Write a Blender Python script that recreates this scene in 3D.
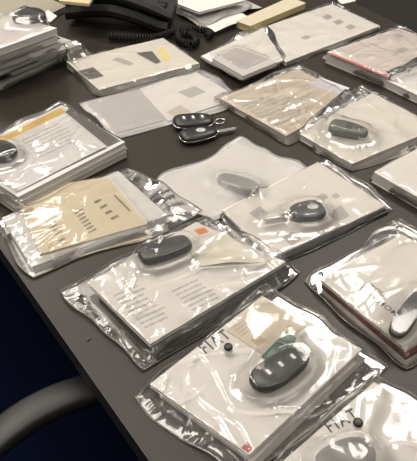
import bpy, bmesh, math, random
import numpy as np
from mathutils import Vector, Matrix

# ------------------------------------------------------------------ camera, world, lamps, exposure
scene = bpy.context.scene
for o in list(bpy.data.objects):
    bpy.data.objects.remove(o)
COL = scene.collection
TZ = 0.75                       # table top height
FPX, TILT, ROLL, CH = 660.0, 41.0, 4.0, 0.655
IW, IH = 417.0, 461.0

def _cam_axes():
    t, r = math.radians(TILT), math.radians(ROLL)
    up0 = np.array([0, -math.cos(t), -math.sin(t)])
    up = np.array([up0[0]*math.cos(r)-up0[1]*math.sin(r), up0[0]*math.sin(r)+up0[1]*math.cos(r), up0[2]])
    X = np.array([1., 0, 0]); X -= (X@up)*up; X /= np.linalg.norm(X)
    R = np.stack([X, np.cross(up, X), up])
    a = math.radians(-36.0)     # turn the world so that the table runs along +Y
    Q = np.array([[math.cos(a), -math.sin(a), 0], [math.sin(a), math.cos(a), 0], [0, 0, 1]])
    return Q@R
CR = _cam_axes()
CAMLOC = np.array([0, 0, TZ+CH])
cam = bpy.data.cameras.new('camera')
cam.sensor_fit = 'HORIZONTAL'; cam.sensor_width = 36.0; cam.lens = FPX/IW*36.0
cam.clip_start = 0.02
camo = bpy.data.objects.new('camera', cam); COL.objects.link(camo)
m = np.stack([CR@np.array([1, 0, 0]), CR@np.array([0, -1, 0]), CR@np.array([0, 0, -1])], axis=1)
M4 = Matrix.Identity(4)
for i in range(3):
    for j in range(3):
        M4[i][j] = m[i, j]
    M4[i][3] = CAMLOC[i]
camo.matrix_world = M4
scene.camera = camo

world = bpy.data.worlds.new('room_light'); scene.world = world; world.use_nodes = True
wn = world.node_tree; bg = wn.nodes['Background']; bg.inputs[1].default_value = 1.0
# dim room: pale ceiling overhead, darker walls towards the horizon
wtc = wn.nodes.new('ShaderNodeTexCoord'); wsp = wn.nodes.new('ShaderNodeSeparateXYZ'); wr_ = wn.nodes.new('ShaderNodeValToRGB')
wn.links.new(wtc.outputs['Generated'], wsp.inputs[0]); wn.links.new(wsp.outputs['Z'], wr_.inputs[0]); wn.links.new(wr_.outputs[0], bg.inputs[0])
wr_.color_ramp.elements[0].position = .30; wr_.color_ramp.elements[0].color = (.035, .03, .026, 1)
wr_.color_ramp.elements[1].position = .75; wr_.color_ramp.elements[1].color = (.36, .33, .295, 1)

def area(name, loc, sx, sy, power, col=(1, .9, .77), aim=None):
    l = bpy.data.lights.new(name, 'AREA'); l.shape = 'RECTANGLE'; l.size = sx; l.size_y = sy
    l.energy = power; l.color = col
    o = bpy.data.objects.new(name, l); COL.objects.link(o); o.location = loc
    if aim is not None:
        o.rotation_euler = (Vector(aim)-Vector(loc)).to_track_quat('-Z', 'Y').to_euler()
    return o
LC = (1, .94, .86)
area('ceiling_panel_light', (0.0, 1.35, 2.75), 1.2, 0.6, 21, LC)
area('ceiling_panel_light', (2.0, 1.2, 2.75), 0.6, 1.2, 19, LC)
area('ceiling_panel_light', (-1.4, 0.0, 2.75), 0.6, 1.2, 8, LC)
area('ceiling_panel_light', (0.8, -0.7, 2.75), 1.2, .6, 5, LC)
area('ceiling_panel_light', (0.6, 3.0, 2.75), 1.2, 0.35, 19, LC)

vs = scene.view_settings
vs.view_transform = 'Standard'; vs.look = 'None'; vs.gamma = 1.0; vs.use_curve_mapping = False
vs.exposure = 0.74
scene.cycles.transparent_max_bounces = 32
scene.cycles.max_bounces = 10

# ------------------------------------------------------------------ helpers
def T(px, py, h=0.0):
    """point of the photograph -> place on a level plane h above the table top"""
    d = CR@np.array([px-IW/2, py-IH/2, FPX])
    t = (TZ+h-CAMLOC[2])/d[2]
    return CAMLOC+t*d

def TQ(pts, h):
    return [T(p[0], p[1], h) for p in pts]

MATS = {}
def mat(name, col, rough=.6, metal=0.0, noise=0.0, nscale=60, spec=.5, bump=0.0, coat=0.0):
    if name in MATS:
        return MATS[name]
    M = bpy.data.materials.new(name); M.use_nodes = True; nt = M.node_tree
    b = nt.nodes['Principled BSDF']
    b.inputs['Base Color'].default_value = (*col, 1)
    b.inputs['Roughness'].default_value = rough; b.inputs['Metallic'].default_value = metal
    b.inputs['Specular IOR Level'].default_value = spec
    if coat: b.inputs['Coat Weight'].default_value = coat
    if noise or bump:
        tc = nt.nodes.new('ShaderNodeTexCoord'); n = nt.nodes.new('ShaderNodeTexNoise')
        n.inputs['Scale'].default_value = nscale; n.inputs['Detail'].default_value = 5
        nt.links.new(tc.outputs['Object'], n.inputs['Vector'])
        if noise:
            r = nt.nodes.new('ShaderNodeMix'); r.data_type = 'RGBA'
            r.inputs[6].default_value = (*[c*(1-noise) for c in col], 1)
            r.inputs[7].default_value = (*[min(1, c*(1+noise)) for c in col], 1)
            nt.links.new(n.outputs['Fac'], r.inputs[0]); nt.links.new(r.outputs[2], b.inputs['Base Color'])
        if bump:
            bp = nt.nodes.new('ShaderNodeBump'); bp.inputs['Strength'].default_value = bump
            bp.inputs['Distance'].default_value = .002
            nt.links.new(n.outputs['Fac'], bp.inputs['Height']); nt.links.new(bp.outputs['Normal'], b.inputs['Normal'])
    MATS[name] = M
    return M

def pages_mat(name, col):
    """paper edges: fine horizontal page lines"""
    if name in MATS: return MATS[name]
    M = bpy.data.materials.new(name); M.use_nodes = True; nt = M.node_tree
    b = nt.nodes['Principled BSDF']; b.inputs['Roughness'].default_value = .8
    tc = nt.nodes.new('ShaderNodeTexCoord'); w = nt.nodes.new('ShaderNodeTexWave')
    w.bands_direction = 'Z'; w.inputs['Scale'].default_value = 260; w.inputs['Distortion'].default_value = 1.5
    nt.links.new(tc.outputs['Object'], w.inputs['Vector'])
    r = nt.nodes.new('ShaderNodeMix'); r.data_type = 'RGBA'
    r.inputs[6].default_value = (*[c*.55 for c in col], 1); r.inputs[7].default_value = (*col, 1)
    nt.links.new(w.outputs['Fac'], r.inputs[0]); nt.links.new(r.outputs[2], b.inputs['Base Color'])
    MATS[name] = M
    return M

def film_mat(name, haze=.06, rough=.1, tint=(1, .985, .96), boost=1.3, bump=.02, bscale=120):
    if name in MATS: return MATS[name]
    M = bpy.data.materials.new(name); M.use_nodes = True; nt = M.node_tree
    nt.nodes.remove(nt.nodes['Principled BSDF']); out = nt.nodes['Material Output']
    L = nt.links.new
    tr = nt.nodes.new('ShaderNodeBsdfTransparent'); tr.inputs[0].default_value = (.985, .98, .97, 1)
    df = nt.nodes.new('ShaderNodeBsdfDiffuse'); df.inputs[0].default_value = (.82*tint[0], .82*tint[1], .82*tint[2], 1)
    tl = nt.nodes.new('ShaderNodeBsdfTranslucent'); tl.inputs[0].default_value = (.82*tint[0], .82*tint[1], .82*tint[2], 1)
    dm = nt.nodes.new('ShaderNodeMixShader'); dm.inputs[0].default_value = .5
    L(df.outputs[0], dm.inputs[1]); L(tl.outputs[0], dm.inputs[2])
    m1 = nt.nodes.new('ShaderNodeMixShader'); m1.inputs[0].default_value = haze
    L(tr.outputs[0], m1.inputs[1]); L(dm.outputs[0], m1.inputs[2])
    gl = nt.nodes.new('ShaderNodeBsdfGlossy'); gl.inputs['Roughness'].default_value = rough
    gl.inputs[0].default_value = (1, 1, 1, 1)
    fr = nt.nodes.new('ShaderNodeFresnel'); fr.inputs[0].default_value = 1.5
    mu = nt.nodes.new('ShaderNodeMath'); mu.operation = 'MULTIPLY'; mu.inputs[1].default_value = boost; mu.use_clamp = True
    L(fr.outputs[0], mu.inputs[0])
    tc = nt.nodes.new('ShaderNodeTexCoord')
    vo = nt.nodes.new('ShaderNodeTexNoise'); vo.inputs['Scale'].default_value = bscale; vo.inputs['Detail'].default_value = 3
    L(tc.outputs['Object'], vo.inputs['Vector'])
    bp = nt.nodes.new('ShaderNodeBump'); bp.inputs['Strength'].default_value = bump; bp.inputs['Distance'].default_value = .002
    L(vo.outputs['Fac'], bp.inputs['Height']); L(bp.outputs['Normal'], gl.inputs['Normal']); 
    m2 = nt.nodes.new('ShaderNodeMixShader'); L(mu.outputs[0], m2.inputs[0])
    L(m1.outputs[0], m2.inputs[1]); L(gl.outputs[0], m2.inputs[2])
    L(m2.outputs[0], out.inputs['Surface'])
    MATS[name] = M
    return M

class MB:
    """collects geometry for ONE mesh object"""
    def __init__(s): s.v = []; s.f = []; s.mi = []; s.mats = []; s.sm = []
    def midx(s, m):
        if m not in s.mats: s.mats.append(m)
        return s.mats.index(m)
    def add(s, verts, faces, m, smooth=False):
        o = len(s.v); k = s.midx(m)
        s.v += [tuple(map(float, v)) for v in verts]
        for f in faces:
            s.f.append([i+o for i in f]); s.mi.append(k); s.sm.append(smooth)
        return s
    def prism(s, poly, z0, z1, m, mtop=None):
        """poly: list of (x,y); walls and caps"""
        a = sum(poly[i][0]*poly[(i+1) % len(poly)][1]-poly[(i+1) % len(poly)][0]*poly[i][1] for i in range(len(poly)))
        if a < 0: poly = poly[::-1]
        n = len(poly)
        v = [(p[0], p[1], z0) for p in poly]+[(p[0], p[1], z1) for p in poly]
        s.add(v, [[i, (i+1) % n, n+(i+1) % n, n+i] for i in range(n)]+[list(range(n))[::-1]], m)
        s.add(v[n:], [list(range(n))], mtop or m)
        return s
    def box(s, x0, x1, y0, y1, z0, z1, m):
        return s.prism([(x0, y0), (x1, y0), (x1, y1), (x0, y1)], z0, z1, m)
    def tube(s, pts, r, m, n=8, closed=False):
        pts = [Vector(p) for p in pts]; N = len(pts); v = []; f = []
        prev = None
        for i, p in enumerate(pts):
            a = pts[(i-1) % N] if (closed or i > 0) else p
            b = pts[(i+1) % N] if (closed or i < N-1) else p
            t = (b-a).normalized()
            if prev is None:
                u = t.orthogonal().normalized()
            else:
                u = (prev-prev.dot(t)*t)
                u = u.normalized() if u.length > 1e-9 else t.orthogonal().normalized()
            prev = u; w = t.cross(u)
            rr = r[i] if isinstance(r, (list, tuple)) else r
            for k in range(n):
                q = 2*math.pi*k/n
                v.append(p+rr*(math.cos(q)*u+math.sin(q)*w))
        for i in range(N if closed else N-1):
            j = (i+1) % N
            for k in range(n):
                f.append([i*n+k, i*n+(k+1) % n, j*n+(k+1) % n, j*n+k])
        if not closed:
            f.append(list(range(n))[::-1]); f.append([(N-1)*n+k for k in range(n)])
        return s.add(v, f, m, True)
    def pebble(s, outline, z0, h, m, prof=None):
        """rounded solid with the given outline (list of (x,y), centred near 0)"""
        prof = prof or [(0, .80), (.12, .94), (.35, 1), (.6, .99), (.8, .93), (.93, .82), (1, .62), (1.02, .3)]
        n = len(outline); cx = sum(p[0] for p in outline)/n; cy = sum(p[1] for p in outline)/n
        v = []; f = []
        for z, k in prof:
            v += [(cx+(x-cx)*k, cy+(y-cy)*k, z0+z*h) for x, y in outline]
        for i in range(len(prof)-1):
            for k in range(n):
                f.append([i*n+k, i*n+(k+1) % n, (i+1)*n+(k+1) % n, (i+1)*n+k])
        f.append(list(range(n))[::-1])
        v.append((cx, cy, z0+1.03*h)); c = len(v)-1; b = (len(prof)-1)*n
        for k in range(n): f.append([b+k, b+(k+1) % n, c])
        return s.add(v, f, m, True)
    def build(s, name, parent=None, loc=(0, 0, 0), world=True):
        me = bpy.data.meshes.new(name)
        lx = Vector(loc) if world else Vector((0, 0, 0))
        me.from_pydata([tuple(Vector(v)-lx) for v in s.v], [], s.f)
        for m_ in s.mats: me.materials.append(m_)
        for p, k, sm in zip(me.polygons, s.mi, s.sm):
            p.material_index = k; p.use_smooth = sm
        me.update()
        o = bpy.data.objects.new(name, me); COL.objects.link(o)
        if parent: o.parent = parent
        else: o.location = loc
        return o

def tag(o, label, cat, group=None):
    o['label'] = label; o['category'] = cat
    if group: o['group'] = group
    return o

def thing(name, loc, label, cat, group=None, rz=0):
    o = bpy.data.objects.new(name, None); COL.objects.link(o)
    o.empty_display_size = .02
    o.location = loc; o.rotation_euler = (0, 0, rz)
    return tag(o, label, cat, group)

def rounded(lx, ly, r=None, n=40, p=3.0, taper=0.0):
    """superellipse outline, length 2*lx, width 2*ly; taper narrows the +x end"""
    out = []
    for i in range(n):
        a = 2*math.pi*i/n; c, s_ = math.cos(a), math.sin(a)
        x = lx*math.copysign(abs(c)**(2/p), c); y = ly*math.copysign(abs(s_)**(2/p), s_)
        out.append((x, y*(1-taper*x/lx)))
    return out

# ------------------------------------------------------------------ height map of everything laid on the table
GX0, GY0, GR = 0.05, -0.7, 0.003
GNX, GNY = 600, 1120
HM = np.zeros((GNX, GNY))
def hm_at(x, y):
    i = np.clip(((x-GX0)/GR).astype(int), 0, GNX-1); j = np.clip(((y-GY0)/GR).astype(int), 0, GNY-1)
    return HM[i, j]
def inside(poly, x, y):
    r = np.zeros(x.shape, bool); n = len(poly)
    for i in range(n):
        x0, y0 = poly[i][0], poly[i][1]; x1, y1 = poly[(i+1) % n][0], poly[(i+1) % n][1]
        if y0 == y1: continue
        c = ((y0 > y) != (y1 > y)) & (x < (x1-x0)*(y-y0)/(y1-y0)+x0)
        r ^= c
    return r
def stamp_poly(poly, z):
    X, Y = np.meshgrid(GX0+GR*(np.arange(GNX)+.5), GY0+GR*(np.arange(GNY)+.5), indexing='ij')
    k = inside(poly, X, Y)
    HM[k] = np.maximum(HM[k], z)

def grow(poly, d):
    cx = sum(p[0] for p in poly)/len(poly); cy = sum(p[1] for p in poly)/len(poly); out = []
    for p in poly:
        v = np.array([p[0]-cx, p[1]-cy]); L = np.linalg.norm(v); out.append((p[0]+v[0]/L*d, p[1]+v[1]/L*d))
    return out

G_BAG = 'clear plastic document bags on the table'
def plastic_bag(quad, contents, label, fm, seed=0, res=.0024, wr=1.0, nw=60, lift=.003, zmin=0.0, wav=.004,
                puff=.0008, crump=1.0, relax=45, seam=True, name='plastic_bag', hq=None, flat_edge=False):
    """A closed clear pouch draped over its contents.  quad: L,B,R,T table points; contents: [(poly, ztop)]."""
    rng = np.random.RandomState(seed)
    Q = [T(p[0], p[1], hq if hq is not None else zmin+.003)[:2] for p in quad]
    L_, B_, R_, T_ = [np.array(q) for q in Q]
    lu = (np.linalg.norm(T_-L_)+np.linalg.norm(R_-B_))/2; lv = (np.linalg.norm(B_-L_)+np.linalg.norm(R_-T_))/2
    nu = max(20, int(lu/res)); nv = max(20, int(lv/res))
    s, t = np.meshgrid(np.linspace(0, 1, nu), np.linspace(0, 1, nv), indexing='ij')
    # irregular, slightly bowed edges and rounded corners
    def edge_noise(n, amp):
        x = np.linspace(0, 1, n); r = np.zeros(n)
        for k in range(1, 7): r += rng.randn()*np.sin(k*math.pi*x+rng.rand()*6.28)/k**.8
        return amp*r*np.sin(math.pi*x)**.5
    du0, du1 = edge_noise(nv, wav), edge_noise(nv, wav); dv0, dv1 = edge_noise(nu, wav), edge_noise(nu, wav)
    ss = s+((1-s)**3*du0[None, :]+s**3*du1[None, :])/lu
    tt = t+((1-t)**3*dv0[:, None]+t**3*dv1[:, None])/lv
    cr = .035
    a, b = 2*ss-1, 2*tt-1
    ss = .5+.5*a*(1-cr*b**6*a**6); tt = .5+.5*b*(1-cr*a**6*b**6)
    ss, tt = ss[..., None], tt[..., None]
    xy = (1-ss)*(1-tt)*L_+ss*(1-tt)*T_+(1-ss)*tt*B_+ss*tt*R_
    x, y = xy[..., 0], xy[..., 1]
    edge = np.minimum(np.minimum(s, 1-s)*lu, np.minimum(t, 1-t)*lv)      # metres from the border
    def relax_(h, ob, n, fix):
        for _ in range(n):
            g = np.pad(h, 1, mode='edge')
            av = .25*(g[:-2, 1:-1]+g[2:, 1:-1]+g[1:-1, :-2]+g[1:-1, 2:])
            h = np.maximum(ob, av)
            if fix is not None:
                h[0, :], h[-1, :], h[:, 0], h[:, -1] = fix[0, :], fix[-1, :], fix[:, 0], fix[:, -1]
        return h
    base = np.maximum(hm_at(x, y), zmin)+.0006
    zb = relax_(base.copy(), base, 25, None)
    low = np.zeros_like(x)
    for k in range(7):
        an = rng.rand()*6.28; fq = rng.uniform(18, 60)
        low += np.sin((x*math.cos(an)+y*math.sin(an))*fq+rng.rand()*6.28)
    low = low/7
    bord = zb+.0006+lift*np.clip(.35+1.2*low, 0, 2)
    ob = zb+.0005
    for poly, zt in contents:
        k = inside(grow(poly, .0025), x, y); ob[k] = np.maximum(ob[k], zt+.0009)
    ztop = relax_(np.maximum(ob, bord*0+ob), ob, relax, bord)
    # air and folds
    fade = np.clip(edge/.012, 0, 1)
    ztop = ztop+puff*np.clip(.5+low*1.5, 0, 2)*fade
    fac = np.zeros_like(x)
    u_ = (T_-L_)/np.linalg.norm(T_-L_); ua = math.atan2(u_[1], u_[0])
    for k in range(6):      # long shallow folds running roughly along the bag
        an = ua+math.pi/2+rng.randn()*.45; wl = rng.uniform(.025, .08)
        al_ = y*math.cos(an)-x*math.sin(an)
        ph = (x*math.cos(an)+y*math.sin(an))/wl+rng.rand()+.5*low+.18*np.sin(al_/wl*.8+rng.rand()*6)
        tri = np.abs((ph % 1)-.5)*2
        gate = np.clip(.5+.9*np.sin(al_*rng.uniform(25, 60)+rng.rand()*6), 0, 1)
        fac += tri**1.5*wl*.016*gate
    ztop = ztop+fac*wr*fade
    on = np.zeros_like(x)
    for poly, zt in contents[:1]:
        on = inside(poly, x, y)*1.0
    slack = np.where(on > 0, .9, 0.75+.2*crump)
    u_ = (T_-L_)/np.linalg.norm(T_-L_); ua = math.atan2(u_[1], u_[0])
    for k in range(nw):
        i, j = rng.randint(nu), rng.randint(nv)
        if k % 3 == 0:      # folds gather along the border
            if rng.rand() < .5: i = rng.choice([rng.randint(max(2, nu//7)), nu-1-rng.randint(max(2, nu//7))])
            else: j = rng.choice([rng.randint(max(2, nv//7)), nv-1-rng.randint(max(2, nv//7))])
        cx, cy = x[i, j], y[i, j]
        an = ua+rng.choice([0.15, -.25, .55, .1, 1.2])+rng.randn()*.3
        on_ = on[i, j] > 0
        if on_ and k % 5 > 1: continue
        ln = rng.uniform(.03, .09) if on_ else rng.uniform(.012, .05)
        w = rng.uniform(.0018, .0062); A = w*rng.uniform(.14, .42)*(1 if w < .004 else .8)
        dx, dy = x-cx, y-cy
        al = dx*math.cos(an)+dy*math.sin(an); ac = -dx*math.sin(an)+dy*math.cos(an)
        ac = ac-rng.uniform(-6, 6)*al**2+.0015*np.sin(al*rng.uniform(60, 140))
        ridge = np.clip(1-np.abs(ac)/w, 0, 1)**rng.uniform(.8, 1.4)*np.clip(1-np.abs(al)/ln, 0, 1)**.6
        ztop = ztop+A*wr*ridge*slack*np.clip(edge/.004, 0, 1)
    ztop = np.maximum(ztop, ob+.0002)
    ztop[0, :], ztop[-1, :], ztop[:, 0], ztop[:, -1] = bord[0, :], bord[-1, :], bord[:, 0], bord[:, -1]
    cx, cy = float(x.mean()), float(y.mean())
    loc = (cx, cy, TZ+float(zb.min()))
    # one closed mesh, top sheet and bottom sheet welded along the border
    n = nu*nv; idx = np.arange(n).reshape(nu, nv)
    vt = np.stack([x, y, ztop+TZ], -1).reshape(-1, 3); vb = np.stack([x, y, zb+TZ], -1)
    bmask = np.zeros((nu, nv), bool); bmask[1:-1, 1:-1] = True
    idb = idx.copy(); idb[bmask] = n+np.arange(bmask.sum())
    verts = np.concatenate([vt, vb[bmask]])-np.array(loc)
    faces = []
    q = np.stack([idx[:-1, :-1], idx[:-1, 1:], idx[1:, 1:], idx[1:, :-1]], -1).reshape(-1, 4)
    qb = np.stack([idb[:-1, :-1], idb[1:, :-1], idb[1:, 1:], idb[:-1, 1:]], -1).reshape(-1, 4)
    me = bpy.data.meshes.new(name)
    me.from_pydata(verts.tolist(), [], np.concatenate([q, qb]).tolist())
    me.polygons.foreach_set('use_smooth', [True]*len(me.polygons)); me.materials.append(fm); me.update()
    o = bpy.data.objects.new(name, me); COL.objects.link(o); o.location = loc
    tag(o, label, 'bag', G_BAG)
    if seam:    # heat-sealed rim
        ring = list(idx[:, 0])+list(idx[-1, 1:])+list(idx[::-1, -1][1:])+list(idx[0, ::-1][1:-1])
        pts = [Vector(verts[k])+Vector((0, 0, .0003)) for k in ring]
        mb = MB(); mb.tube(pts, .0005, film_mat('sealed film rim', haze=.08, rough=.2, boost=1.3), n=5, closed=True)
        mb.build('edge_seam', o, world=False)
    # leave the top sheet in the height map
    i = np.clip(((x-GX0)/GR).astype(int), 0, GNX-1); j = np.clip(((y-GY0)/GR).astype(int), 0, GNY-1)
    np.maximum.at(HM, (i, j), ztop)
    return o

# --- papers and booklets
PAPER = lambda: mat('white paper', (.60, .58, .545), .62, noise=.03, nscale=35)
def shade(name, col, rough=.55): return mat(name, col, rough, noise=.04, nscale=40)

def print_patch(mb, poly_px, z, m):
    pts = [T(p[0], p[1], z) for p in poly_px]
    pts = [(p[0], p[1], TZ+z) for p in pts]
    a = sum(pts[i][0]*pts[(i+1) % len(pts)][1]-pts[(i+1) % len(pts)][0]*pts[i][1] for i in range(len(pts)))
    if a < 0: pts = pts[::-1]
    mb.add(pts, [list(range(len(pts)))], m)

def lettering(mb, txt, p0, p1, hgt, z, m, italic=0, bold=0.0):
    """text laid flat, from pixel p0 to pixel p1 along its baseline, letters hgt metres tall"""
    cu = bpy.data.curves.new('lettering', 'FONT'); cu.body = txt; cu.resolution_u = 2; cu.offset = bold; cu.space_character = 1.25 if txt == 'FIAT' else 1.0
    ob = bpy.data.objects.new('lettering', cu); COL.objects.link(ob)
    dg = bpy.context.evaluated_depsgraph_get(); ev = ob.evaluated_get(dg); me = ev.to_mesh()
    vs_ = np.array([v.co[:] for v in me.vertices]); fs = [list(p.vertices) for p in me.polygons]
    ev.to_mesh_clear(); bpy.data.objects.remove(ob); bpy.data.curves.remove(cu)
    a, b = T(*p0, z), T(*p1, z); d = b-a; L = np.linalg.norm(d); d = d/L; n = np.array([-d[1], d[0], 0])
    x0, x1 = vs_[:, 0].min(), vs_[:, 0].max(); y0, y1 = vs_[:, 1].min(), vs_[:, 1].max()
    out = [a+d*L*(v[0]-x0)/(x1-x0)+n*hgt*(v[1]-y0)/(y1-y0) for v in vs_]
    mb.add([(p[0], p[1], TZ+z) for p in out], fs, m)

def rows(mb, quad_px, n, z, m, fill=.35, seed=0, gaps=True):
    """rows of small print: n thin bars across the quad (L,B,R,T), running from the L-B side to the T-R side"""
    r = random.Random(seed); L, B, R, Tt = [np.array(p, float) for p in quad_px]
    for i in range(n):
        t0 = (i+.3)/n; t1 = t0+fill/n; s = 0.0
        end = r.uniform(.75, 1)
        while s < end:
            e = min(end, s+r.uniform(.08, .25))
            f = lambda u, v: (1-u)*(1-v)*L+u*(1-v)*Tt+(1-u)*v*B+u*v*R
            print_patch(mb, [f(s, t0), f(s, t1), f(e, t1), f(e, t0)], z, m)
            s = e+r.uniform(.015, .04)

def booklet(quad, z0, z1, label, cover=None, pages=None, back=None, prints=None, name='booklet', cat='booklet',
            group='vehicle booklets in the bags', cov_t=.0012, overhang=.0012):
    """stapled handbook: front cover, page block, back cover (quad given at its top)"""
    poly = [tuple(p[:2]) for p in TQ(quad, z1)]
    cover = cover or PAPER(); pages = pages or pages_mat('page edges', (.62, .59, .54)); back = back or cover
    c = np.mean(np.array(poly), 0); loc = (float(c[0]), float(c[1]), TZ+z0)
    root = thing(name, loc, label, cat, group)
    mb = MB(); mb.prism(poly, TZ+z1-cov_t, TZ+z1, cover)
    if prints: prints(mb, z1+.00015)
    mb.build('front_cover', root, loc)
    if z1-z0 > 2.2*cov_t:
        MB().prism(grow(poly, -overhang), TZ+z0+cov_t, TZ+z1-cov_t, pages).build('page_block', root, loc)
        MB().prism(poly, TZ+z0, TZ+z0+cov_t, back).build('back_cover', root, loc)
    return poly, z1, root

def sheet(quad, z, label, m, prints=None, name='paper_sheet', cat='paper', th=.0006, group=None, curl=0.0, seed=0):
    rr = random.Random(seed)
    poly = [tuple(p[:2]) for p in TQ(quad, z+th)]
    c = np.mean(np.array(poly), 0); loc = (float(c[0]), float(c[1]), TZ+z)
    mb = MB(); N = 14
    L, B, R, Tt = [np.array(p) for p in poly]
    ph = [rr.uniform(0, 6) for _ in range(4)]
    tv = []; bv = []
    for i in range(N+1):
        for j in range(N+1):
            u, v = i/N, j/N
            p = (1-u)*(1-v)*L+u*(1-v)*Tt+(1-u)*v*B+u*v*R
            w = curl*(.5+.5*math.sin(7*u+ph[0]+2*v))*(.5+.5*math.sin(6*v+ph[1]-2*u))
            tv.append((p[0], p[1], TZ+z+th+w)); bv.append((p[0], p[1], TZ+z+w))
    k = (N+1)**2; f = []
    I = lambda i, j: i*(N+1)+j
    for i in range(N):
        for j in range(N):
            f.append([I(i, j), I(i, j+1), I(i+1, j+1), I(i+1, j)])
            f.append([k+I(i, j), k+I(i+1, j), k+I(i+1, j+1), k+I(i, j+1)])
    for i in range(N):
        f += [[I(i, 0), I(i+1, 0), k+I(i+1, 0), k+I(i, 0)], [I(i+1, N), I(i, N), k+I(i, N), k+I(i+1, N)],
              [I(0, i+1), I(0, i), k+I(0, i), k+I(0, i+1)], [I(N, i), I(N, i+1), k+I(N, i+1), k+I(N, i)]]
    mb.add(tv+bv, f, m, False)
    if prints: prints(mb, z+th+curl*.6+.0002)
    o = mb.build(name, None, loc)
    tag(o, label, cat, group)
    return poly, z+th+curl, o

# --- keys
BLK = lambda: mat('black key plastic', (.013, .0135, .0135), .38, noise=.15, nscale=300)
GRYK = lambda: mat('dark grey key plastic', (.035, .037, .039), .42, noise=.1, nscale=300)
CHR = lambda: mat('polished metal', (.72, .70, .67), .22, 1.0)
STEEL = lambda: mat('key blade steel', (.42, .40, .38), .38, .85, noise=.08, nscale=200)
WHT = lambda: mat('white key print', (.8, .8, .78), .5)
RUB = lambda: mat('black rubber button', (.035, .035, .036), .6)
G_KEY = 'car keys with the documents'

def blade_mb(x0, x1, w, z, m):
    mb = MB(); n = 14; top = []
    for i in range(n+1):
        x = x0+(x1-x0)*i/n; top.append((x, w*(.5-.16*((i*7) % 5)/4 if 2 < i < n else .5)))
    tip = x1+math.copysign(w*.6, x1-x0)
    poly = top+[(tip, 0)]+[(x1, -w*.5), (x0, -w*.5)]
    mb.prism(poly, z, z+.0022, m)
    mb.box(min(x0, x1)+.003, max(x0, x1)-.004, -w*.12, w*.06, z+.0022, z+.0026, m)
    return mb

def car_key(ptail, phead, z, label, width=.034, h=.013, body=None, taper=.12, p=2.8, buttons=3, blade=None, badge=False,
            ring=False, icons=True, chrome_edge=False, hz=None):
    """a remote key lying flat; ptail/phead are the two ends of its body in the photograph"""
    a, b = T(*ptail, z+h*.5), T(*phead, z+h*.5); c = (a+b)/2; d = b-a; L = np.linalg.norm(d)/2
    rz = math.atan2(d[1], d[0]); body = body or BLK()
    root = thing('car_key', (c[0], c[1], TZ+z), label, 'car key', G_KEY, rz)
    ol = rounded(L, width/2, p=p, taper=taper)
    MB().pebble(ol, 0, h*.52, body, [(0, .84), (.2, .95), (.6, 1), (1, 1), (1, .97)]).build('lower_shell', root, world=False)
    MB().pebble(ol, h*.50, h*.5, body, [(0, .97), (.05, 1), (.35, .985), (.65, .93), (.85, .83), (1, .6), (1.03, .3)]).build('upper_shell', root, world=False)
    if chrome_edge:
        MB().pebble(ol, h*.49, h*.04, CHR(), [(0, 1.005), (.5, 1.02), (1, 1.005)]).build('chrome_trim', root, world=False)
    for k in range(buttons):
        x = L*(.45-.46*k) if buttons > 1 else 0
        bm_ = MB(); bm_.pebble([(x+q[0], q[1]) for q in rounded(L*.17, width*.23, p=3, n=20)], h*.9, h*.16, RUB())
        bo = bm_.build('button', root, world=False)
        if icons:
            MB().box(x-L*.05, x+L*.05, -width*.1, width*.1, h*1.07, h*1.085, WHT()).build('button_icon', bo, world=False)
    if badge:
        MB().pebble([(L*badge+q[0], q[1]) for q in rounded(width*.24, width*.17, p=2, n=24)], h*.95, h*.14, mat('silver badge', (.5, .5, .49), .3, .3)).build('badge', root, world=False)
    if blade:
        blade_mb(L*.94, L+blade, .0085, h*.32, STEEL()).build('key_blade', root, world=False)
        MB().pebble([(L*.97+q[0], q[1]) for q in rounded(.005, .0075, n=16)], h*.2, h*.45, CHR()).build('blade_collar', root, world=False)
    if ring:
        pts = [(-L-.007+.009*math.cos(q), .009*math.sin(q), h*.35) for q in np.linspace(0, 2*math.pi, 24, endpoint=False)]
        MB().tube(pts, .0011, CHR(), 6, True).build('key_ring', root, world=False)
    ca, sa = math.cos(rz), math.sin(rz)
    poly = [(c[0]+x*ca-y*sa, c[1]+x*sa+y*ca) for x, y in ol]
    out = [(poly, z+h*1.08)]
    if blade:
        bp = [(L*.9, -.006), (L+blade+.006, -.006), (L+blade+.006, .006), (L*.9, .006)]
        out.append(([(c[0]+x*ca-y*sa, c[1]+x*sa+y*ca) for x, y in bp], z+h*.32+.0026))
    return out

def stud(px, z, label):
    c = T(*px, (z or .013)+.004)
    if z is None:           # resting on the film
        q = np.linspace(0, 6.28, 30); z = float(max(hm_at(c[0]+r_*np.cos(q), c[1]+r_*np.sin(q)).max() for r_ in (0, .002, .004, .006)))+.0003
    root = thing('snap_stud', (c[0], c[1], TZ+z), label, 'stud', None)
    MB().pebble(rounded(.0062, .0062, p=2, n=24), 0, .003, mat('pale grey plastic', (.55, .54, .52), .4)).build('base_washer', root, world=False)
    MB().pebble(rounded(.0056, .0056, p=2, n=24), .003, .0055, BLK()).build('cap', root, world=False)
    return [([(c[0]+.006*math.cos(q), c[1]+.006*math.sin(q)) for q in np.linspace(0, 6.28, 12)], z+.009)]

# ------------------------------------------------------------------ the room and the table
flm = mat('navy carpet', (.0015, .004, .017), .95, noise=.35, nscale=420, spec=.1, bump=.6)
mb = MB(); mb.box(-3.5, 4.5, -3.0, 5.5, -.05, 0, flm)
fo = mb.build('floor'); fo['kind'] = 'structure'

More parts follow.
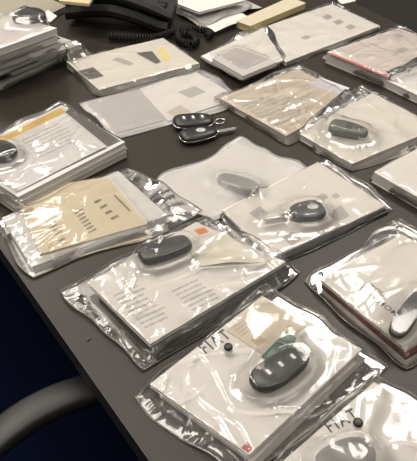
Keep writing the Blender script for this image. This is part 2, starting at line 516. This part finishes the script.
TX0, TX1, TY0, TY1 = .195, 1.315, -1.0, 2.45
def laminate():
    M = mat('dark grey brown laminate', (.0245, .0195, .0152), .42, noise=.07, nscale=220, spec=.35, bump=.04)
    return M
root = thing('conference_table', ((TX0+TX1)/2, (TY0+TY1)/2, 0), 'long dark grey brown laminate table covered with bagged documents', 'table')
loc = root.location
MB().box(TX0+.002, TX1-.002, TY0+.002, TY1-.002, TZ-.028, TZ, laminate()).build('tabletop', root, loc)
eb = mat('black edge banding', (.02, .018, .017), .5)
mb = MB()
for (x0, x1, y0, y1) in ((TX0, TX0+.002, TY0, TY1), (TX1-.002, TX1, TY0, TY1), (TX0+.002, TX1-.002, TY0, TY0+.002), (TX0+.002, TX1-.002, TY1-.002, TY1)):
    mb.box(x0, x1, y0, y1, TZ-.028, TZ-.0005, eb)
mb.build('edge_band', root, loc)
lg = mat('dark table frame', (.03, .03, .031), .45)
for sx in (TX0+.12, TX1-.18):
    for sy in (TY0+.12, TY1-.18):
        MB().box(sx, sx+.06, sy, sy+.06, 0, TZ-.028, lg).build('leg', root, loc)
for sx in (TX0+.135, TX1-.165):
    MB().box(sx, sx+.03, TY0+.18, TY1-.18, TZ-.09, TZ-.028, lg).build('rail', root, loc)

dk = mat('very dark brown laminate', (.010, .0082, .0072), .55, noise=.1, nscale=200, spec=.25)
rt = thing('added_side_table', (1.70, .9, 0), 'very dark brown table added along the far side of the document table', 'table')  # added table, there to give the far right corner its dark tone
MB().box(1.33, 2.07, -.4, 2.4, .715, .74, dk).build('tabletop', rt, rt.location)
for sx in (1.38, 1.97):
    for sy in (-.34, 2.29):
        MB().box(sx, sx+.05, sy, sy+.05, 0, .715, lg).build('leg', rt, rt.location)

# office chair pushed up to the left long side: armrest in view
def chair():
    blk = mat('black chair plastic', (.022, .0215, .021), .5, noise=.1, nscale=150)
    fab = mat('navy chair fabric', (.0015, .005, .024), .9, noise=.3, nscale=500, spec=.15, bump=.5)
    az = -.09                                              # armrest level against the table top
    f = T(106, 379, az); b = T(-14, 437, az)
    d = f-b; d[2] = 0; L = np.linalg.norm(d); d /= L; n = np.array([d[1], -d[0], 0])   # n: to the right of the chair's facing
    seat_c = b+d*(L*.45)+n*.27; seat_c[2] = 0
    root = thing('office_chair', (seat_c[0], seat_c[1], 0), 'black armrest office chair with navy seat pushed against the table edge', 'chair')
    loc = root.location
    def arm(side):
        o = (b if side < 0 else b+n*.54)
        # bowed armrest pad: swept rounded bar
        mb = MB(); secs = 22; v = []; K = 12
        for i in range(secs+1):
            u = -.30+1.30*i/secs
            p = o+d*(L*u); z = TZ+az-.035*max(0, .45-u)**2-.004*max(0, (u-.85)/.15)**2
            p = p+n*(-.012*math.sin(math.pi*min(1, max(0, u))))
            w = .022*(1-.35*max(0, (u-.85)/.15)**2); hh = .014
            for k in range(K):
                q = 2*math.pi*k/K; c_, s_ = math.cos(q), math.sin(q)
                pw = w*math.copysign(abs(c_)**.4, c_); ph = hh*math.copysign(abs(s_)**.4, s_)
                v.append((p[0]+n[0]*pw, p[1]+n[1]*pw, z+ph-hh))
        fcs = [[i*K+k, i*K+(k+1) % K, (i+1)*K+(k+1) % K, (i+1)*K+k] for i in range(secs) for k in range(K)]
        fcs += [list(range(K))[::-1], [secs*K+k for k in range(K)]]
        mb.add(v, fcs, blk, True); pad = mb.build('armrest', root, loc)
        p = o+d*L*-.12
        q = p+n*(.05 if side < 0 else -.05)
        MB().tube([(p[0], p[1], TZ+az-.06), (p[0], p[1], .56), (q[0], q[1], .44)], .016, blk, 10).build('arm_support', root, loc)
    arm(-1); arm(1)
    ca = math.atan2(d[1], d[0])
    def local(poly): return [(seat_c[0]+x*math.cos(ca)-y*math.sin(ca), seat_c[1]+x*math.sin(ca)+y*math.cos(ca)) for x, y in poly]
    MB().pebble(local(rounded(.23, .235, p=4)), .41, .08, fab).build('seat', root, loc)
    bk = seat_c-d*.27
    bp = [(bk[0]+math.cos(ca)*x-math.sin(ca)*y, bk[1]+math.sin(ca)*x+math.cos(ca)*y) for x, y in rounded(.03, .21, p=4)]
    MB().pebble(bp, .50, .42, fab).build('backrest', root, loc)
    MB().tube([(seat_c[0], seat_c[1], .41), (seat_c[0], seat_c[1], .08)], .025, blk, 12).build('gas_column', root, loc)
    for k in range(5):
        q = ca+k*2*math.pi/5
        e = (seat_c[0]+.28*math.cos(q), seat_c[1]+.28*math.sin(q))
        foot = MB().tube([(seat_c[0], seat_c[1], .1), (e[0], e[1], .06)], [.022, .014], blk, 8).build('leg', root, loc)
        MB().tube([(e[0]-.012*math.sin(q), e[1]+.012*math.cos(q), .026), (e[0]+.012*math.sin(q), e[1]-.012*math.cos(q), .026)], .026, blk, 14).build('caster', foot, loc)
chair()

# ------------------------------------------------------------------ far end: phone, papers
F_CLEAR = film_mat('clear crinkled film', .042, .11)
F_SOFT = film_mat('soft clear film', .05, .12, bump=.03)
F_MILK = film_mat('milky film', .42, .34, boost=.8, bump=.03, tint=(.9, .88, .85))
F_GREY = film_mat('dull film', .22, .24, bump=.03, boost=1.2)
grey_print = shade('grey print', (.36, .34, .315)); dark_print = shade('dark brown print', (.10, .09, .08))
yellow_print = shade('yellow print', (.52, .35, .09)); ink = shade('black ink', (.03, .03, .032)); ltgrey = shade('pale grey print', (.37, .355, .335))
cream = shade('cream form paper', (.53, .465, .345)); creamink = shade('brown form print', (.33, .26, .16))
greypaper = shade('grey cover card', (.40, .38, .36)); redp = shade('red print', (.40, .10, .09)); beige = shade('beige paper', (.48, .42, .345))
darkred = shade('dark red card', (.14, .022, .022)); orange = shade('orange print', (.55, .20, .06)); black_card = shade('black card', (.03, .028, .027))

def phone():
    pl = mat('black phone plastic', (.006, .006, .006), .5, noise=.1, nscale=200, spec=.25); pl2 = mat('dark grey phone top', (.016, .0155, .015), .6, spec=.3)
    A = T(66, 27, 0); B = T(167, 37, 0)          # front foot line of the phone
    d = B-A; L = np.linalg.norm(d); d /= L; n = np.array([-d[1], d[0], 0])
    rz = math.atan2(d[1], d[0])
    root = thing('desk_phone', (A[0], A[1], TZ), 'black corded desk phone at the far end of the table', 'phone', None, rz)
    W = .10
    def sweep(prof, u0, u1, hfun, m, N=22):
        mb = MB(); v = []; K = len(prof)
        for i in range(N+1):
            u = u0+(u1-u0)*i/N
            for (y, z) in prof: v.append((u*L, y, hfun(u)+z))
        f = [[i*K+k, (i+1)*K+k, (i+1)*K+(k+1) % K, i*K+(k+1) % K] for i in range(N) for k in range(K)]
        f += [list(range(K)), [N*K+k for k in range(K)][::-1]]
        return mb.add(v, f, m, False)
    # low black base, then the arched grey upper shell with its front lip
    arch = lambda u: .052+.020*math.sin(math.pi*min(1, max(0, u*.9+.08)))-.028*max(0, u-.45)
    sweep([(.006, -.030), (.0, -.022), (.0, -.012), (.010, 0), (W-.01, .010), (W-.01, -.030)], 0, 1.0, lambda u: max(.031, arch(u)-.013), pl).build('base', root, world=False)
    sweep([(.006, 0), (.004, .008), (.012, .016), (.05, .022), (W, .026), (W, .0), (.06, -.014), (.03, -.008)], -.06, 1.04, arch, pl2).build('upper_shell', root, world=False)
    MB().tube([(L*u, .032, .046+.010*math.sin(math.pi*u)) for u in np.linspace(.03, .97, 20)], [.014+.004*abs(math.cos(math.pi*u)) for u in np.linspace(.03, .97, 20)], pl, 12).build('handset', root, world=False)
    # coiled cord on the table
    path = [(108, 36), (122, 37), (136, 38), (150, 38), (162, 36), (172, 32), (178, 35), (179, 40), (190, 45), (196, 42), (193, 36), (184, 34), (184, 30), (196, 29), (206, 31), (211, 34), (206, 37)]
    P = [T(px, py, .012) for px, py in path]; LB = T(78, 4, .085)-A; lbx = LB[0]*d[0]+LB[1]*d[1]; lby = LB[0]*n[0]+LB[1]*n[1]
    zl = arch(lbx/L)+.024
    MB().box(lbx-.034, lbx+.03, lby-.022, lby+.06, zl, zl+.006, shade('cream phone label', (.50, .41, .25))).build('label_card', root, world=False)
    dense = []
    for i in range(len(P)-1):
        p0, p1, p2, p3 = P[max(0, i-1)], P[i], P[i+1], P[min(len(P)-1, i+2)]
        for k in range(40):
            t = k/40
            dense.append(.5*((2*p1)+(-p0+p2)*t+(2*p0-5*p1+4*p2-p3)*t*t+(-p0+3*p1-3*p2+p3)*t**3))
    dense = np.array(dense); seg = np.concatenate([[0], np.cumsum(np.linalg.norm(np.diff(dense, axis=0), axis=1))])
    n_t = seg[-1]/.0062; N = int(n_t*10); pts = []
    for i in range(N):
        s_ = seg[-1]*i/N; c = np.array([np.interp(s_, seg, dense[:, k]) for k in range(3)])
        c2 = np.array([np.interp(min(seg[-1], s_+.002), seg, dense[:, k]) for k in range(3)])
        tt = c2-c; tt /= (np.linalg.norm(tt)+1e-9); si = np.array([-tt[1], tt[0], 0]); q = i/10*2*math.pi
        w = c+.0075*(math.cos(q)*si+math.sin(q)*np.array([0, 0, 1]))
        w = w-A; w = np.array([w[0]*math.cos(-rz)-w[1]*math.sin(-rz), w[0]*math.sin(-rz)+w[1]*math.cos(-rz), TZ+.012-TZ+.0075*math.sin(q)])
        pts.append(w)
    MB().tube(pts, .0019, pl, 5).build('coiled_cord', root, world=False)
phone()

# grey folder behind the stack in the far corner
mb_ = booklet([(-70, 12), (0, 40), (66, 6), (0, -25)], .0008, .012, 'olive grey folder lying flat behind the stack in the far corner', shade('olive grey card', (.27, .25, .19)), name='folder', cat='folder', group=None)

# papers beyond the phone cord
sheet([(160, 4), (202, 30), (262, 8), (205, -18)], .0008, 'grey sheet under the other papers beyond the coiled cord', shade('grey sheet', (.40, .38, .36)), curl=.012, seed=3)
stamp_poly([p[:2] for p in TQ([(160, 4), (202, 30), (262, 8), (205, -18)], .0)], .013)
plastic_bag([(164, 2), (207, 25), (254, 6), (202, -18)], [], 'rumpled empty looking bag on the grey sheet beyond the coiled cord', F_GREY, 31, .004, wr=1.6, nw=30, zmin=.013)
booklet([(165, -1), (199, 12), (246, 0), (212, -12)], .024, .030, 'white booklet lying on the rumpled bag beyond the phone', PAPER(), name='booklet')
sheet([(206, 26), (215, 32), (250, 18), (242, 13)], .012, 'small white paper leaf sticking out near the end of the coiled cord', PAPER(), curl=.006, seed=5)
booklet([(236, 21), (250, 26), (306, 3), (290, -3)], .001, .016, 'thick cream envelope with yellow edges at the far side', shade('pale cream card', (.5, .45, .33)), pages_mat('yellow page edges', (.55, .45, .2)), name='envelope', cat='envelope', group=None)
sheet([(333, -2), (342, 4), (356, 1), (346, -5)], .0008, 'small white paper scrap at the far right table edge', PAPER(), curl=.003, seed=8)

# ------------------------------------------------------------------ stack of bagged booklets, top left
zs = .001
rs = random.Random(12)
stk = [([(-80, 62), (0, 84), (62, 56), (-20, 34)], .014, greypaper, 'lowest grey booklet of the tall stack at the far left'),
       ([(-66, 50), (12, 72), (70, 49), (-6, 26)], .008, PAPER(), 'white booklet second from the bottom of the tall stack at the far left'),
       ([(-60, 38), (20, 62), (82, 44), (2, 18)], .010, PAPER(), 'booklet sticking out furthest right from the tall stack at the far left'),
       ([(-90, 50), (-8, 74), (60, 45), (-20, 24)], .010, shade('pale lilac cover', (.50, .48, .48)), 'pale lilac booklet above the one sticking out of the far left stack'),
       ([(-88, 46), (-4, 66), (61, 42), (-20, 20)], .012, greypaper, 'third booklet from the top of the tall stack at the far left'),
       ([(-86, 40), (-2, 58), (58, 36), (-20, 14)], .012, PAPER(), 'second booklet from the top of the tall stack at the far left'),
       ([(-90, 32), (-4, 50), (57, 28), (-25, 5)], .014, shade('pale grey cover', (.56, .54, .51)), 'topmost booklet of the tall stack, under the oval key')]
for k, (q, th, mm, lab) in enumerate(stk):
    poly, zt, _ = booklet(q, zs, zs+th, lab, mm, pages_mat('page edges grey', (.66, .65, .65)))
    cont = [(poly, zt)]
    q2 = [(q[0][0]-5, q[0][1]), (q[1][0]-1, q[1][1]+5+rs.uniform(-1, 2)), (q[2][0]+4+rs.uniform(-1, 2), q[2][1]+1), (q[3][0], q[3][1]-3)]
    if k == 6:
        cont += car_key((44, 12), (13, 19), zt+.001, 'dark grey oval car key on top of the tall stack at the far left', .050, .014, GRYK(), .25, 2.2, 0)
        tp, tz, _ = sheet([(-8, 24), (8, 32), (22, 28), (4, 18)], zt+.0005, 'white paper tag beside the oval key on the tall stack', PAPER(), name='paper_tag', cat='tag')
        tp2, tz2, _ = sheet([(38, 17), (50, 22), (57, 16), (48, 10)], zt+.0005, 'small white card right of the oval key on the tall stack', PAPER(), name='paper_tag', cat='tag')
    blab = {2: 'bag around the booklet sticking out furthest right from the far left stack', 4: 'grey film bag in the middle of the tall stack at the far left',
            5: 'bag second from the top of the tall stack at the far left', 6: 'clear bag on top of the tall stack at the far left holding an oval key', 0: 'bag at the bottom of the tall stack at the far left'}
    if k in blab:
        plastic_bag(q2, cont, blab[k], F_SOFT if k != 4 else F_GREY, 40+k, .004, nw=40, zmin=max(0, zs-.0012), wr=.25 if k == 6 else 1.0, wav=.003, hq=max(.002, zt-th*.6), lift=.002)
    stamp_poly(poly, zt); zs = zt+.003

# ------------------------------------------------------------------ the bags, far to near
def grown(q, k):
    c = np.mean(np.array(q, float), 0); return [tuple(c+(np.array(p)-c)*k) for p in q]

# F: flat bag with a white sheet
def pr(mb, z):
    print_patch(mb, [(166, 112), (176, 118), (192, 112), (180, 105)], z, beige); print_patch(mb, [(178, 92), (190, 98), (206, 92), (195, 86)], z, ltgrey)
gF = sheet([(82, 103), (113, 134), (240, 99), (194, 71)], .001, 'grey backing sheet inside the flat bag beside the loose keys', greypaper)
gF2 = sheet([(139, 89), (168, 121), (239, 98), (193, 70)], .002, 'white document on the grey backing sheet in the flat bag', PAPER(), pr)
plastic_bag([(76, 103), (113, 140), (248, 102), (196, 65)], [gF[:2], gF2[:2]], 'flat dull bag with a white document, left of the loose keys', F_GREY, 1, .003, wr=.8, nw=35, puff=.002)

# C: white documents by the far table edge
def pr(mb, z):
    for c in ((327, 17), (338, 22), (350, 27)):
        print_patch(mb, [(c[0]-5, c[1]), (c[0], c[1]+3.2), (c[0]+6, c[1]), (c[0]+1, c[1]-3)], z, ltgrey)
    print_patch(mb, [(300, 38), (306, 40), (312, 37), (306, 35)], z, ltgrey)
gC = booklet([(238, 36), (286, 62), (380, 26), (332, 4)], .001, .010, 'large white document with three grey squares near the far edge', PAPER(), prints=pr)
plastic_bag([(234, 38), (286, 66), (384, 28), (333, 1)], [gC[:2]], 'bag around the white document with three grey squares', F_SOFT, 2, .0035, wr=.6, nw=30)

# A: booklet with yellow and dark cover shapes
def pr(mb, z):
    print_patch(mb, [(78, 71), (89, 80), (104, 76), (93, 67)], z, dark_print); print_patch(mb, [(136, 53), (156, 64), (161, 62), (152, 51)], z, dark_print)
    print_patch(mb, [(157, 50), (164, 62), (171, 60), (164, 47)], z, shade('pale yellow print', (.62, .54, .25))); print_patch(mb, [(112, 60), (130, 66), (134, 63), (118, 57)], z, ltgrey)
gA = booklet([(66, 61), (99, 90), (199, 63), (163, 38)], .001, .015, 'white booklet with a yellow stripe and dark shapes in front of the phone', shade('warm white cover', (.575, .55, .50)), prints=pr)
plastic_bag([(62, 62), (100, 98), (203, 69), (164, 37)], [gA[:2]], 'bag around the booklet with yellow stripe in front of the phone', F_SOFT, 3, .003, wr=.6, nw=30)

# B: grey booklet with white papers
gB0 = booklet([(201, 56), (240, 78), (283, 60), (263, 28)], .014, .018, 'white papers under the plain grey booklet', PAPER(), name='paper_stack', cat='papers', group=None)
gB = booklet([(212, 58), (243, 76), (277, 62), (237, 47)], .019, .028, 'plain grey booklet lying on white papers near the cord end', greypaper)
plastic_bag([(198, 57), (243, 82), (286, 62), (264, 25)], [gB0[:2], gB[:2]], 'bag holding the plain grey booklet near the cord end', F_SOFT, 4, .003, wr=.9, nw=40)

# D: booklet with a red line
def pr(mb, z):
    print_patch(mb, [(330, 54), (386, 77), (388, 75.5), (332, 53)], z, redp)
    print_patch(mb, [(396, 50), (401, 53), (409, 50), (404, 47)], z, ltgrey); print_patch(mb, [(392, 55), (395, 56), (399, 54), (396, 53)], z, ltgrey)
    print_patch(mb, [(392, 35), (400, 38), (404, 36), (396, 33)], z, ltgrey)
gD = booklet([(327, 52), (388, 77), (460, 50), (398, 28)], .001, .026, 'thick pinkish white booklet with a red line at the right edge', shade('pinkish white cover', (.52, .465, .435)), prints=pr)
plastic_bag([(319, 57), (388, 89), (468, 56), (398, 24)], [gD[:2]], 'crinkled bag around the thick booklet with a red line', F_CLEAR, 5, .003, wr=1.3, nw=80)

# E
gE = booklet([(386, 80), (432, 102), (490, 80), (440, 60)], .001, .018, 'white booklet cut by the right frame edge, nearer than the red line booklet', PAPER())
plastic_bag([(381, 84), (432, 109), (496, 84), (440, 57)], [gE[:2]], 'bag around the white booklet between the red line booklet and the grey fob booklet', F_SOFT, 6, .0035, nw=40)

# G: crumpled beige documents
def pr(mb, z):
    print_patch(mb, [(308, 84), (340, 95), (350, 88), (320, 77)], z, shade('lilac print', (.50, .48, .52)))
    rows(mb, [(240, 105), (275, 128), (320, 108), (285, 88)], 8, z, ltgrey, .4, 3)
gG = booklet([(219, 98), (286, 136), (354, 98), (298, 69)], .001, .013, 'beige documents in a badly crumpled bag beside the loose keys', beige, prints=pr)
plastic_bag([(211, 100), (288, 147), (364, 102), (299, 63)], [gG[:2]], 'badly crumpled bag with beige documents right of the loose keys', F_CLEAR, 7, .0025, wr=1.7, nw=110, puff=.003)

# H: white booklet with a grey fob
gH = booklet([(300, 134), (352, 164), (440, 127), (372, 93)], .001, .0135, 'white booklet with a grey green oval key at the right edge', shade('warm white cover', (.575, .55, .50)))
kH = car_key((329, 125), (368, 134), .0145, 'grey green oval car key on a white booklet at the right', .040, .015, mat('grey green key plastic', (.07, .076, .068), .4), .22, 3.2, 1, icons=False)
plastic_bag([(296, 137), (352, 172), (448, 140), (362, 83)], [gH[:2]]+kH, 'bag around the white booklet with the oval grey green key', F_SOFT, 8, .0025, wr=1.1, nw=70, puff=.003)

# I
gI = booklet([(374, 172), (428, 203), (480, 170), (424, 145)], .001, .022, 'white booklet cut by the right frame edge, beyond the slogan booklet', PAPER())
plastic_bag([(368, 178), (428, 216), (490, 180), (424, 140)], [gI[:2]], 'bag around the white booklet at the right edge beyond the slogan booklet', F_SOFT, 9, .003, wr=.8, nw=45)

# J: milky bag
gJ = sheet([(158, 186), (214, 217), (304, 173), (238, 145)], .001, 'white papers veiled inside the milky bag', PAPER(), curl=.002)
kJ = car_key((258, 190), (218, 177), .005, 'blurred grey car key veiled inside the milky bag', .034, .012, mat('veiled grey plastic', (.03, .032, .034), .5), .1, 2.8, 0)
plastic_bag([(149, 187), (214, 221), (315, 171), (240, 134)], [gJ[:2]]+kJ, 'milky translucent bag in the middle, with a blurred key inside', F_MILK, 10, .003, wr=.5, nw=22, puff=.003, wav=.009)

# N: white folder with the blade key
def pr(mb, z):
    for c in ((259, 213), (292, 238)):
        print_patch(mb, [(c[0]-10, c[1]), (c[0], c[1]+8), (c[0]+10, c[1]+1), (c[0]+1, c[1]-7)], z, ltgrey)
    print_patch(mb, [(328, 214), (337, 222), (350, 216), (341, 205)], z, ltgrey); print_patch(mb, [(316, 197), (322, 201), (329, 197), (323, 193)], z, ltgrey)
    print_patch(mb, [(331, 196), (336, 199), (341, 196), (336, 193)], z, ltgrey)
gN0 = booklet([(224, 214), (273, 264), (389, 211), (320, 166)], .001, .0055, 'black folder under the white document with the blade key', black_card, pages_mat('dark page edges', (.12, .11, .10)), name='folder', cat='folder', group=None)
gN = booklet([(222, 210), (271, 258), (386, 206), (318, 162)], .006, .0095, 'white document with a metal blade key in the middle right', shade('ivory white cover', (.585, .56, .515)), prints=pr)
kN = car_key((324, 208), (290, 214), .0105, 'dark grey car key with bare metal blade and chrome badge on a white document', .040, .014, GRYK(), .12, 2.8, 0, .040, badge=-.3, icons=False)
plastic_bag([(217, 217), (264, 270), (397, 209), (327, 157)], [gN0[:2], gN[:2]]+kN, 'clear bag holding the key with bare metal blade', F_SOFT, 11, .0025, wr=.8, nw=55)

# loose keys on the bare table
k1 = car_key((173, 123), (213, 120), .0005, 'rear one of two loose black car keys on the bare table', .042, .017, BLK(), .05, 3.2, 3, None, ring=False, chrome_edge=True)
k2 = car_key((180, 138), (217, 131), .0005, 'front loose black car key with blade out on the bare table', .038, .017, BLK(), .15, 2.8, 1, .034, badge=.1, icons=False, chrome_edge=True)
c = T(220, 122, 0)
mb = MB(); mb.tube([(.010*math.cos(q), .008*math.sin(q), .0015) for q in np.linspace(0, 2*math.pi, 28, endpoint=False)], .0012, CHR(), 6, True)
kr = mb.build('key_ring', None, (0, 0, 0), world=False); kr.location = (c[0], c[1], TZ); tag(kr, 'small metal ring beside the loose black keys', 'key ring')

# K: stack with a yellow stripe
zK = .002
for q, th, lab, mm in (([(-44, 168), (16, 209), (127, 152), (60, 113)], .010, 'lowest booklet of the stack with the yellow striped cover', greypaper),
                       ([(-46, 162), (18, 203), (126, 147), (62, 109)], .010, 'middle booklet of the stack with the yellow striped cover', PAPER())):
    pK, ztK, _ = booklet(q, zK, zK+th, lab, mm); zK += th+.0008; stamp_poly(pK, ztK)
def pr(mb, z):
    print_patch(mb, [(-6, 141), (-2, 145), (66, 112), (61, 107.5)], z, yellow_print)
    print_patch(mb, [(65, 112), (108, 147), (121, 141), (70, 108)], z, dark_print)
    print_patch(mb, [(-40, 158), (17, 193), (20, 191), (-36, 155)], z, ltgrey); print_patch(mb, [(17, 193), (21, 190), (108, 148), (104, 147)], z, dark_print)
    rows(mb, [(20, 140), (42, 158), (86, 138), (62, 120)], 7, z, ltgrey, .3, 5)
gK = booklet([(-46, 157), (18, 197), (125, 142), (62, 105)], zK, zK+.008, 'top booklet with yellow stripe and dark band at the left edge', shade('cool white cover', (.55, .54, .525)), prints=pr)
kK = car_key((-14, 146), (14, 156), zK+.009, 'dark rounded car key on the yellow striped booklet at the left edge', .05, .014, BLK(), .1, 2.4, 0)
plastic_bag([(-56, 163), (14, 213), (131, 150), (60, 99)], [gK[:2]]+kK, 'bag around the yellow striped booklet stack at the left edge', F_CLEAR, 12, .0025, wr=1.0, nw=70, zmin=.0, relax=40)

# L: cream form
formink = shade('dark form print', (.17, .135, .09))
def pr(mb, z):
    print_patch(mb, [(4, 228), (8, 234), (12, 231), (8, 225)], z, grey_print); rows(mb, [(50, 258), (54, 262), (88, 248), (84, 244)], 1, z, grey_print, .5, 1)
gL0 = booklet([(2, 218), (32, 267), (167, 215), (118, 171)], .001, .008, 'white booklet under the cream form at the left', shade('cool white cover', (.55, .54, .525)), pages_mat('white page edges', (.70, .68, .65)), prints=pr)
def pr(mb, z):
    print_patch(mb, [(23, 211), (26, 217), (36, 213), (32, 207)], z, creamink)
    for c in ((38, 224), (51, 246)): print_patch(mb, [(c[0]-4, c[1]), (c[0]-1, c[1]+4), (c[0]+4, c[1]+2), (c[0]+1, c[1]-3)], z, shade('tan print', (.50, .36, .2)))
    for x, y, n in ((46, 224, 6), (74, 212, 6)):
        rows(mb, [(x, y), (x+16, y+22), (x+24, y+18), (x+8, y-5)], 7, z, formink, .42, x)
    rows(mb, [(92, 200), (114, 222), (122, 218), (100, 196)], 4, z, formink, .35, 8); rows(mb, [(108, 190), (126, 208), (128, 207), (110, 189)], 1, z, formink, .9, 8)
gL = booklet([(13, 190), (40, 254), (147, 224), (108, 177)], .0085, .0125, 'cream printed form lying on a white booklet at the left', cream, pages_mat('cream page edges', (.62, .54, .38)), prints=pr, name='printed_form', cat='form', group=None)
plastic_bag([(-8, 222), (31, 280), (206, 212), (128, 167)], [gL0[:2], gL[:2]], 'clear bag with the cream form at the left', F_CLEAR, 13, .0022, wr=.8, nw=75)

# M: bag with grey key and orange mark
def pr(mb, z):
    print_patch(mb, [(194, 230), (199, 235), (209, 232), (204, 227)], z, orange)
    rows(mb, [(112, 294), (146, 330), (176, 316), (140, 282)], 9, z, ltgrey, .35, 7); rows(mb, [(170, 290), (195, 312), (225, 297), (200, 276)], 6, z, ltgrey, .3, 9)
gM0 = booklet([(98, 292), (158, 352), (291, 268), (200, 224)], .001, .010, 'dark booklet under the white documents in the crinkled bag', black_card, pages_mat('dark page edges', (.12, .11, .10)))
gM = booklet([(88, 283), (150, 344), (286, 262), (196, 222)], .0105, .017, 'white printed documents under the grey key and orange mark', PAPER(), prints=pr)
kM = car_key((140, 258), (190, 241), .018, 'dark grey rounded bar car key on white documents with an orange mark', .032, .015, GRYK(), .0, 4.2, 0)
gS = sheet([(188, 250), (200, 266), (262, 262), (226, 234)], .0178, 'crumpled pale cream sheet as film highlight beside the grey bar key', shade('pale cream sheet as film highlight', (.57, .54, .46)), curl=.004, seed=11)  # cream sheet stands in for a bright highlight on the film
plastic_bag([(56, 290), (142, 374), (304, 272), (206, 215)], [gM0[:2], gM[:2]]+kM+[gS[:2]], 'crinkled clear bag holding the grey bar key and orange mark', F_CLEAR, 14, .0022, wr=1.35, nw=130, crump=1.4, lift=.006)

# O: booklets with slogan
gO0 = booklet([(322, 288), (408, 362), (500, 306), (402, 244)], .001, .006, 'white booklet at the bottom of the slogan pile', PAPER())
gO1 = booklet([(321, 284), (407, 357), (500, 300), (402, 240)], .0068, .013, 'dark red booklet in the middle of the slogan pile', darkred, pages_mat('dark red edges', (.16, .04, .04)))
def pr(mb, z):
    lettering(mb, 'ETHING', (340, 274), (360, 289), .009, z, dark_print, bold=.008)
    lettering(mb, 'YOU', (368, 287), (383, 297), .009, z, dark_print, bold=.008)
    lettering(mb, 'ON MOMO', (362, 291), (402, 322), .009, z, dark_print, bold=.008)
gO = booklet([(320, 279), (406, 350), (500, 292), (402, 234)], .0138, .0185, 'white booklet with a grey printed slogan at the right edge', shade('ivory white cover', (.585, .56, .515)), prints=pr)
kO = car_key((394, 336), (424, 290), .0195, 'slim black car key on the slogan booklet at the right edge', .026, .012, BLK(), .1, 3, 2, icons=False)
plastic_bag([(302, 281), (406, 372), (520, 300), (400, 218)], [gO0[:2], gO1[:2], gO[:2]]+kO, 'crinkled clear bag around the slogan booklets at the right edge', F_CLEAR, 15, .0022, wr=.85, nw=90, lift=.006, crump=1.3)

# P: white booklet, black lettering, key with green tag
gP0 = booklet([(160, 395), (257, 466), (366, 358), (268, 305)], .001, .005, 'grey booklet under the lettered booklet with the green tagged key', greypaper)
def pr(mb, z):
    lettering(mb, 'FIAT', (206, 354), (232, 337), .017, z, ink, bold=.012)
    print_patch(mb, [(241, 448), (248, 453), (254, 447), (247, 442)], z, redp)
gP = booklet([(150, 384), (249, 455), (362, 349), (262, 296)], .0055, .0115, 'white booklet with black lettering under the green tagged key, in front', shade('clean white cover', (.62, .60, .57)), prints=pr)
def pr(mb, z):
    print_patch(mb, [(250, 340), (258, 346), (266, 340), (257, 334)], z, shade('brown grey print', (.42, .33, .24)))
    rows(mb, [(234, 330), (244, 337), (268, 318), (258, 312)], 3, z, creamink, .2, 4)
gP2 = sheet([(227, 331), (266, 356), (306, 326), (262, 297)], .012, 'beige paper slip with a brown square behind the green tagged key', shade('beige slip', (.54, .475, .39)), pr)
kP = car_key((253, 386), (306, 352), .0128, 'black car key with white button icons and green tag in front', .038, .016, BLK(), .08, 2.6, 3)
cg = [T(p[0], p[1], .0165) for p in ((262, 356), (272, 363), (296, 338), (286, 332))]
gt = mat('teal green plastic', (.05, .115, .085), .35)
cgm = np.mean(np.array(cg), 0); loc = (cgm[0], cgm[1], TZ+.0165)
tg = thing('key_tag', loc, 'small teal green tag at the back of the key in front', 'tag')
MB().prism([tuple(p[:2]) for p in cg], TZ+.013, TZ+.018, gt).build('tag_body', tg, loc)
e0, e1 = T(276, 343, .022), T(293, 351, .022)
MB().tube([(e0[0], e0[1], TZ+.024), ((e0[0]+e1[0])/2, (e0[1]+e1[1])/2, TZ+.027), (e1[0], e1[1], TZ+.024)], .0024, mat('grey green clip', (.14, .17, .14), .4), 8).build('clip', tg, loc)
plastic_bag([(131, 398), (240, 484), (393, 366), (266, 287)], [gP0[:2], gP[:2], gP2[:2]]+kP+[([tuple(p[:2]) for p in cg], .027)], 'large clear bag in front with the green tagged key', F_CLEAR, 16, .0020, wr=1.1, nw=90, lift=.006, crump=1.5)

# Q: booklet at the bottom right corner
def pr(mb, z):
    lettering(mb, 'FIAT', (331, 433), (360, 418), .015, z, ink, bold=.012)
gQ = booklet([(268, 474), (350, 540), (480, 446), (374, 382)], .001, .012, 'white booklet with black lettering at the bottom right corner', shade('clean white cover', (.62, .60, .57)), prints=pr)
kQ = car_key((318, 474), (372, 446), .013, 'grey car key at the bottom frame edge below the black stud', .044, .014, mat('mid grey key plastic', (.22, .215, .205), .3), .05, 2.4, 0)
plastic_bag([(252, 482), (350, 560), (500, 450), (374, 372)], [gQ[:2]]+kQ, 'clear bag at the bottom right corner with a black stud', F_CLEAR, 17, .0022, wr=1.1, nw=80, lift=.004)

stud((228, 350), None, 'small black stud beside the black lettering behind the green tagged key')
stud((355, 431), None, 'small black stud beside the lettering at the bottom right corner')
# crumb on the table
c = T(89, 340, 0)
mb = MB(); mb.pebble(rounded(.0035, .0012, n=12, p=2), 0, .0016, BLK()); cb = mb.build('crumb', None, world=False)
cb.location = (c[0], c[1], TZ); cb.rotation_euler = (0, 0, .3); tag(cb, 'tiny dark crumb on the bare table left of the crinkled bag', 'crumb')
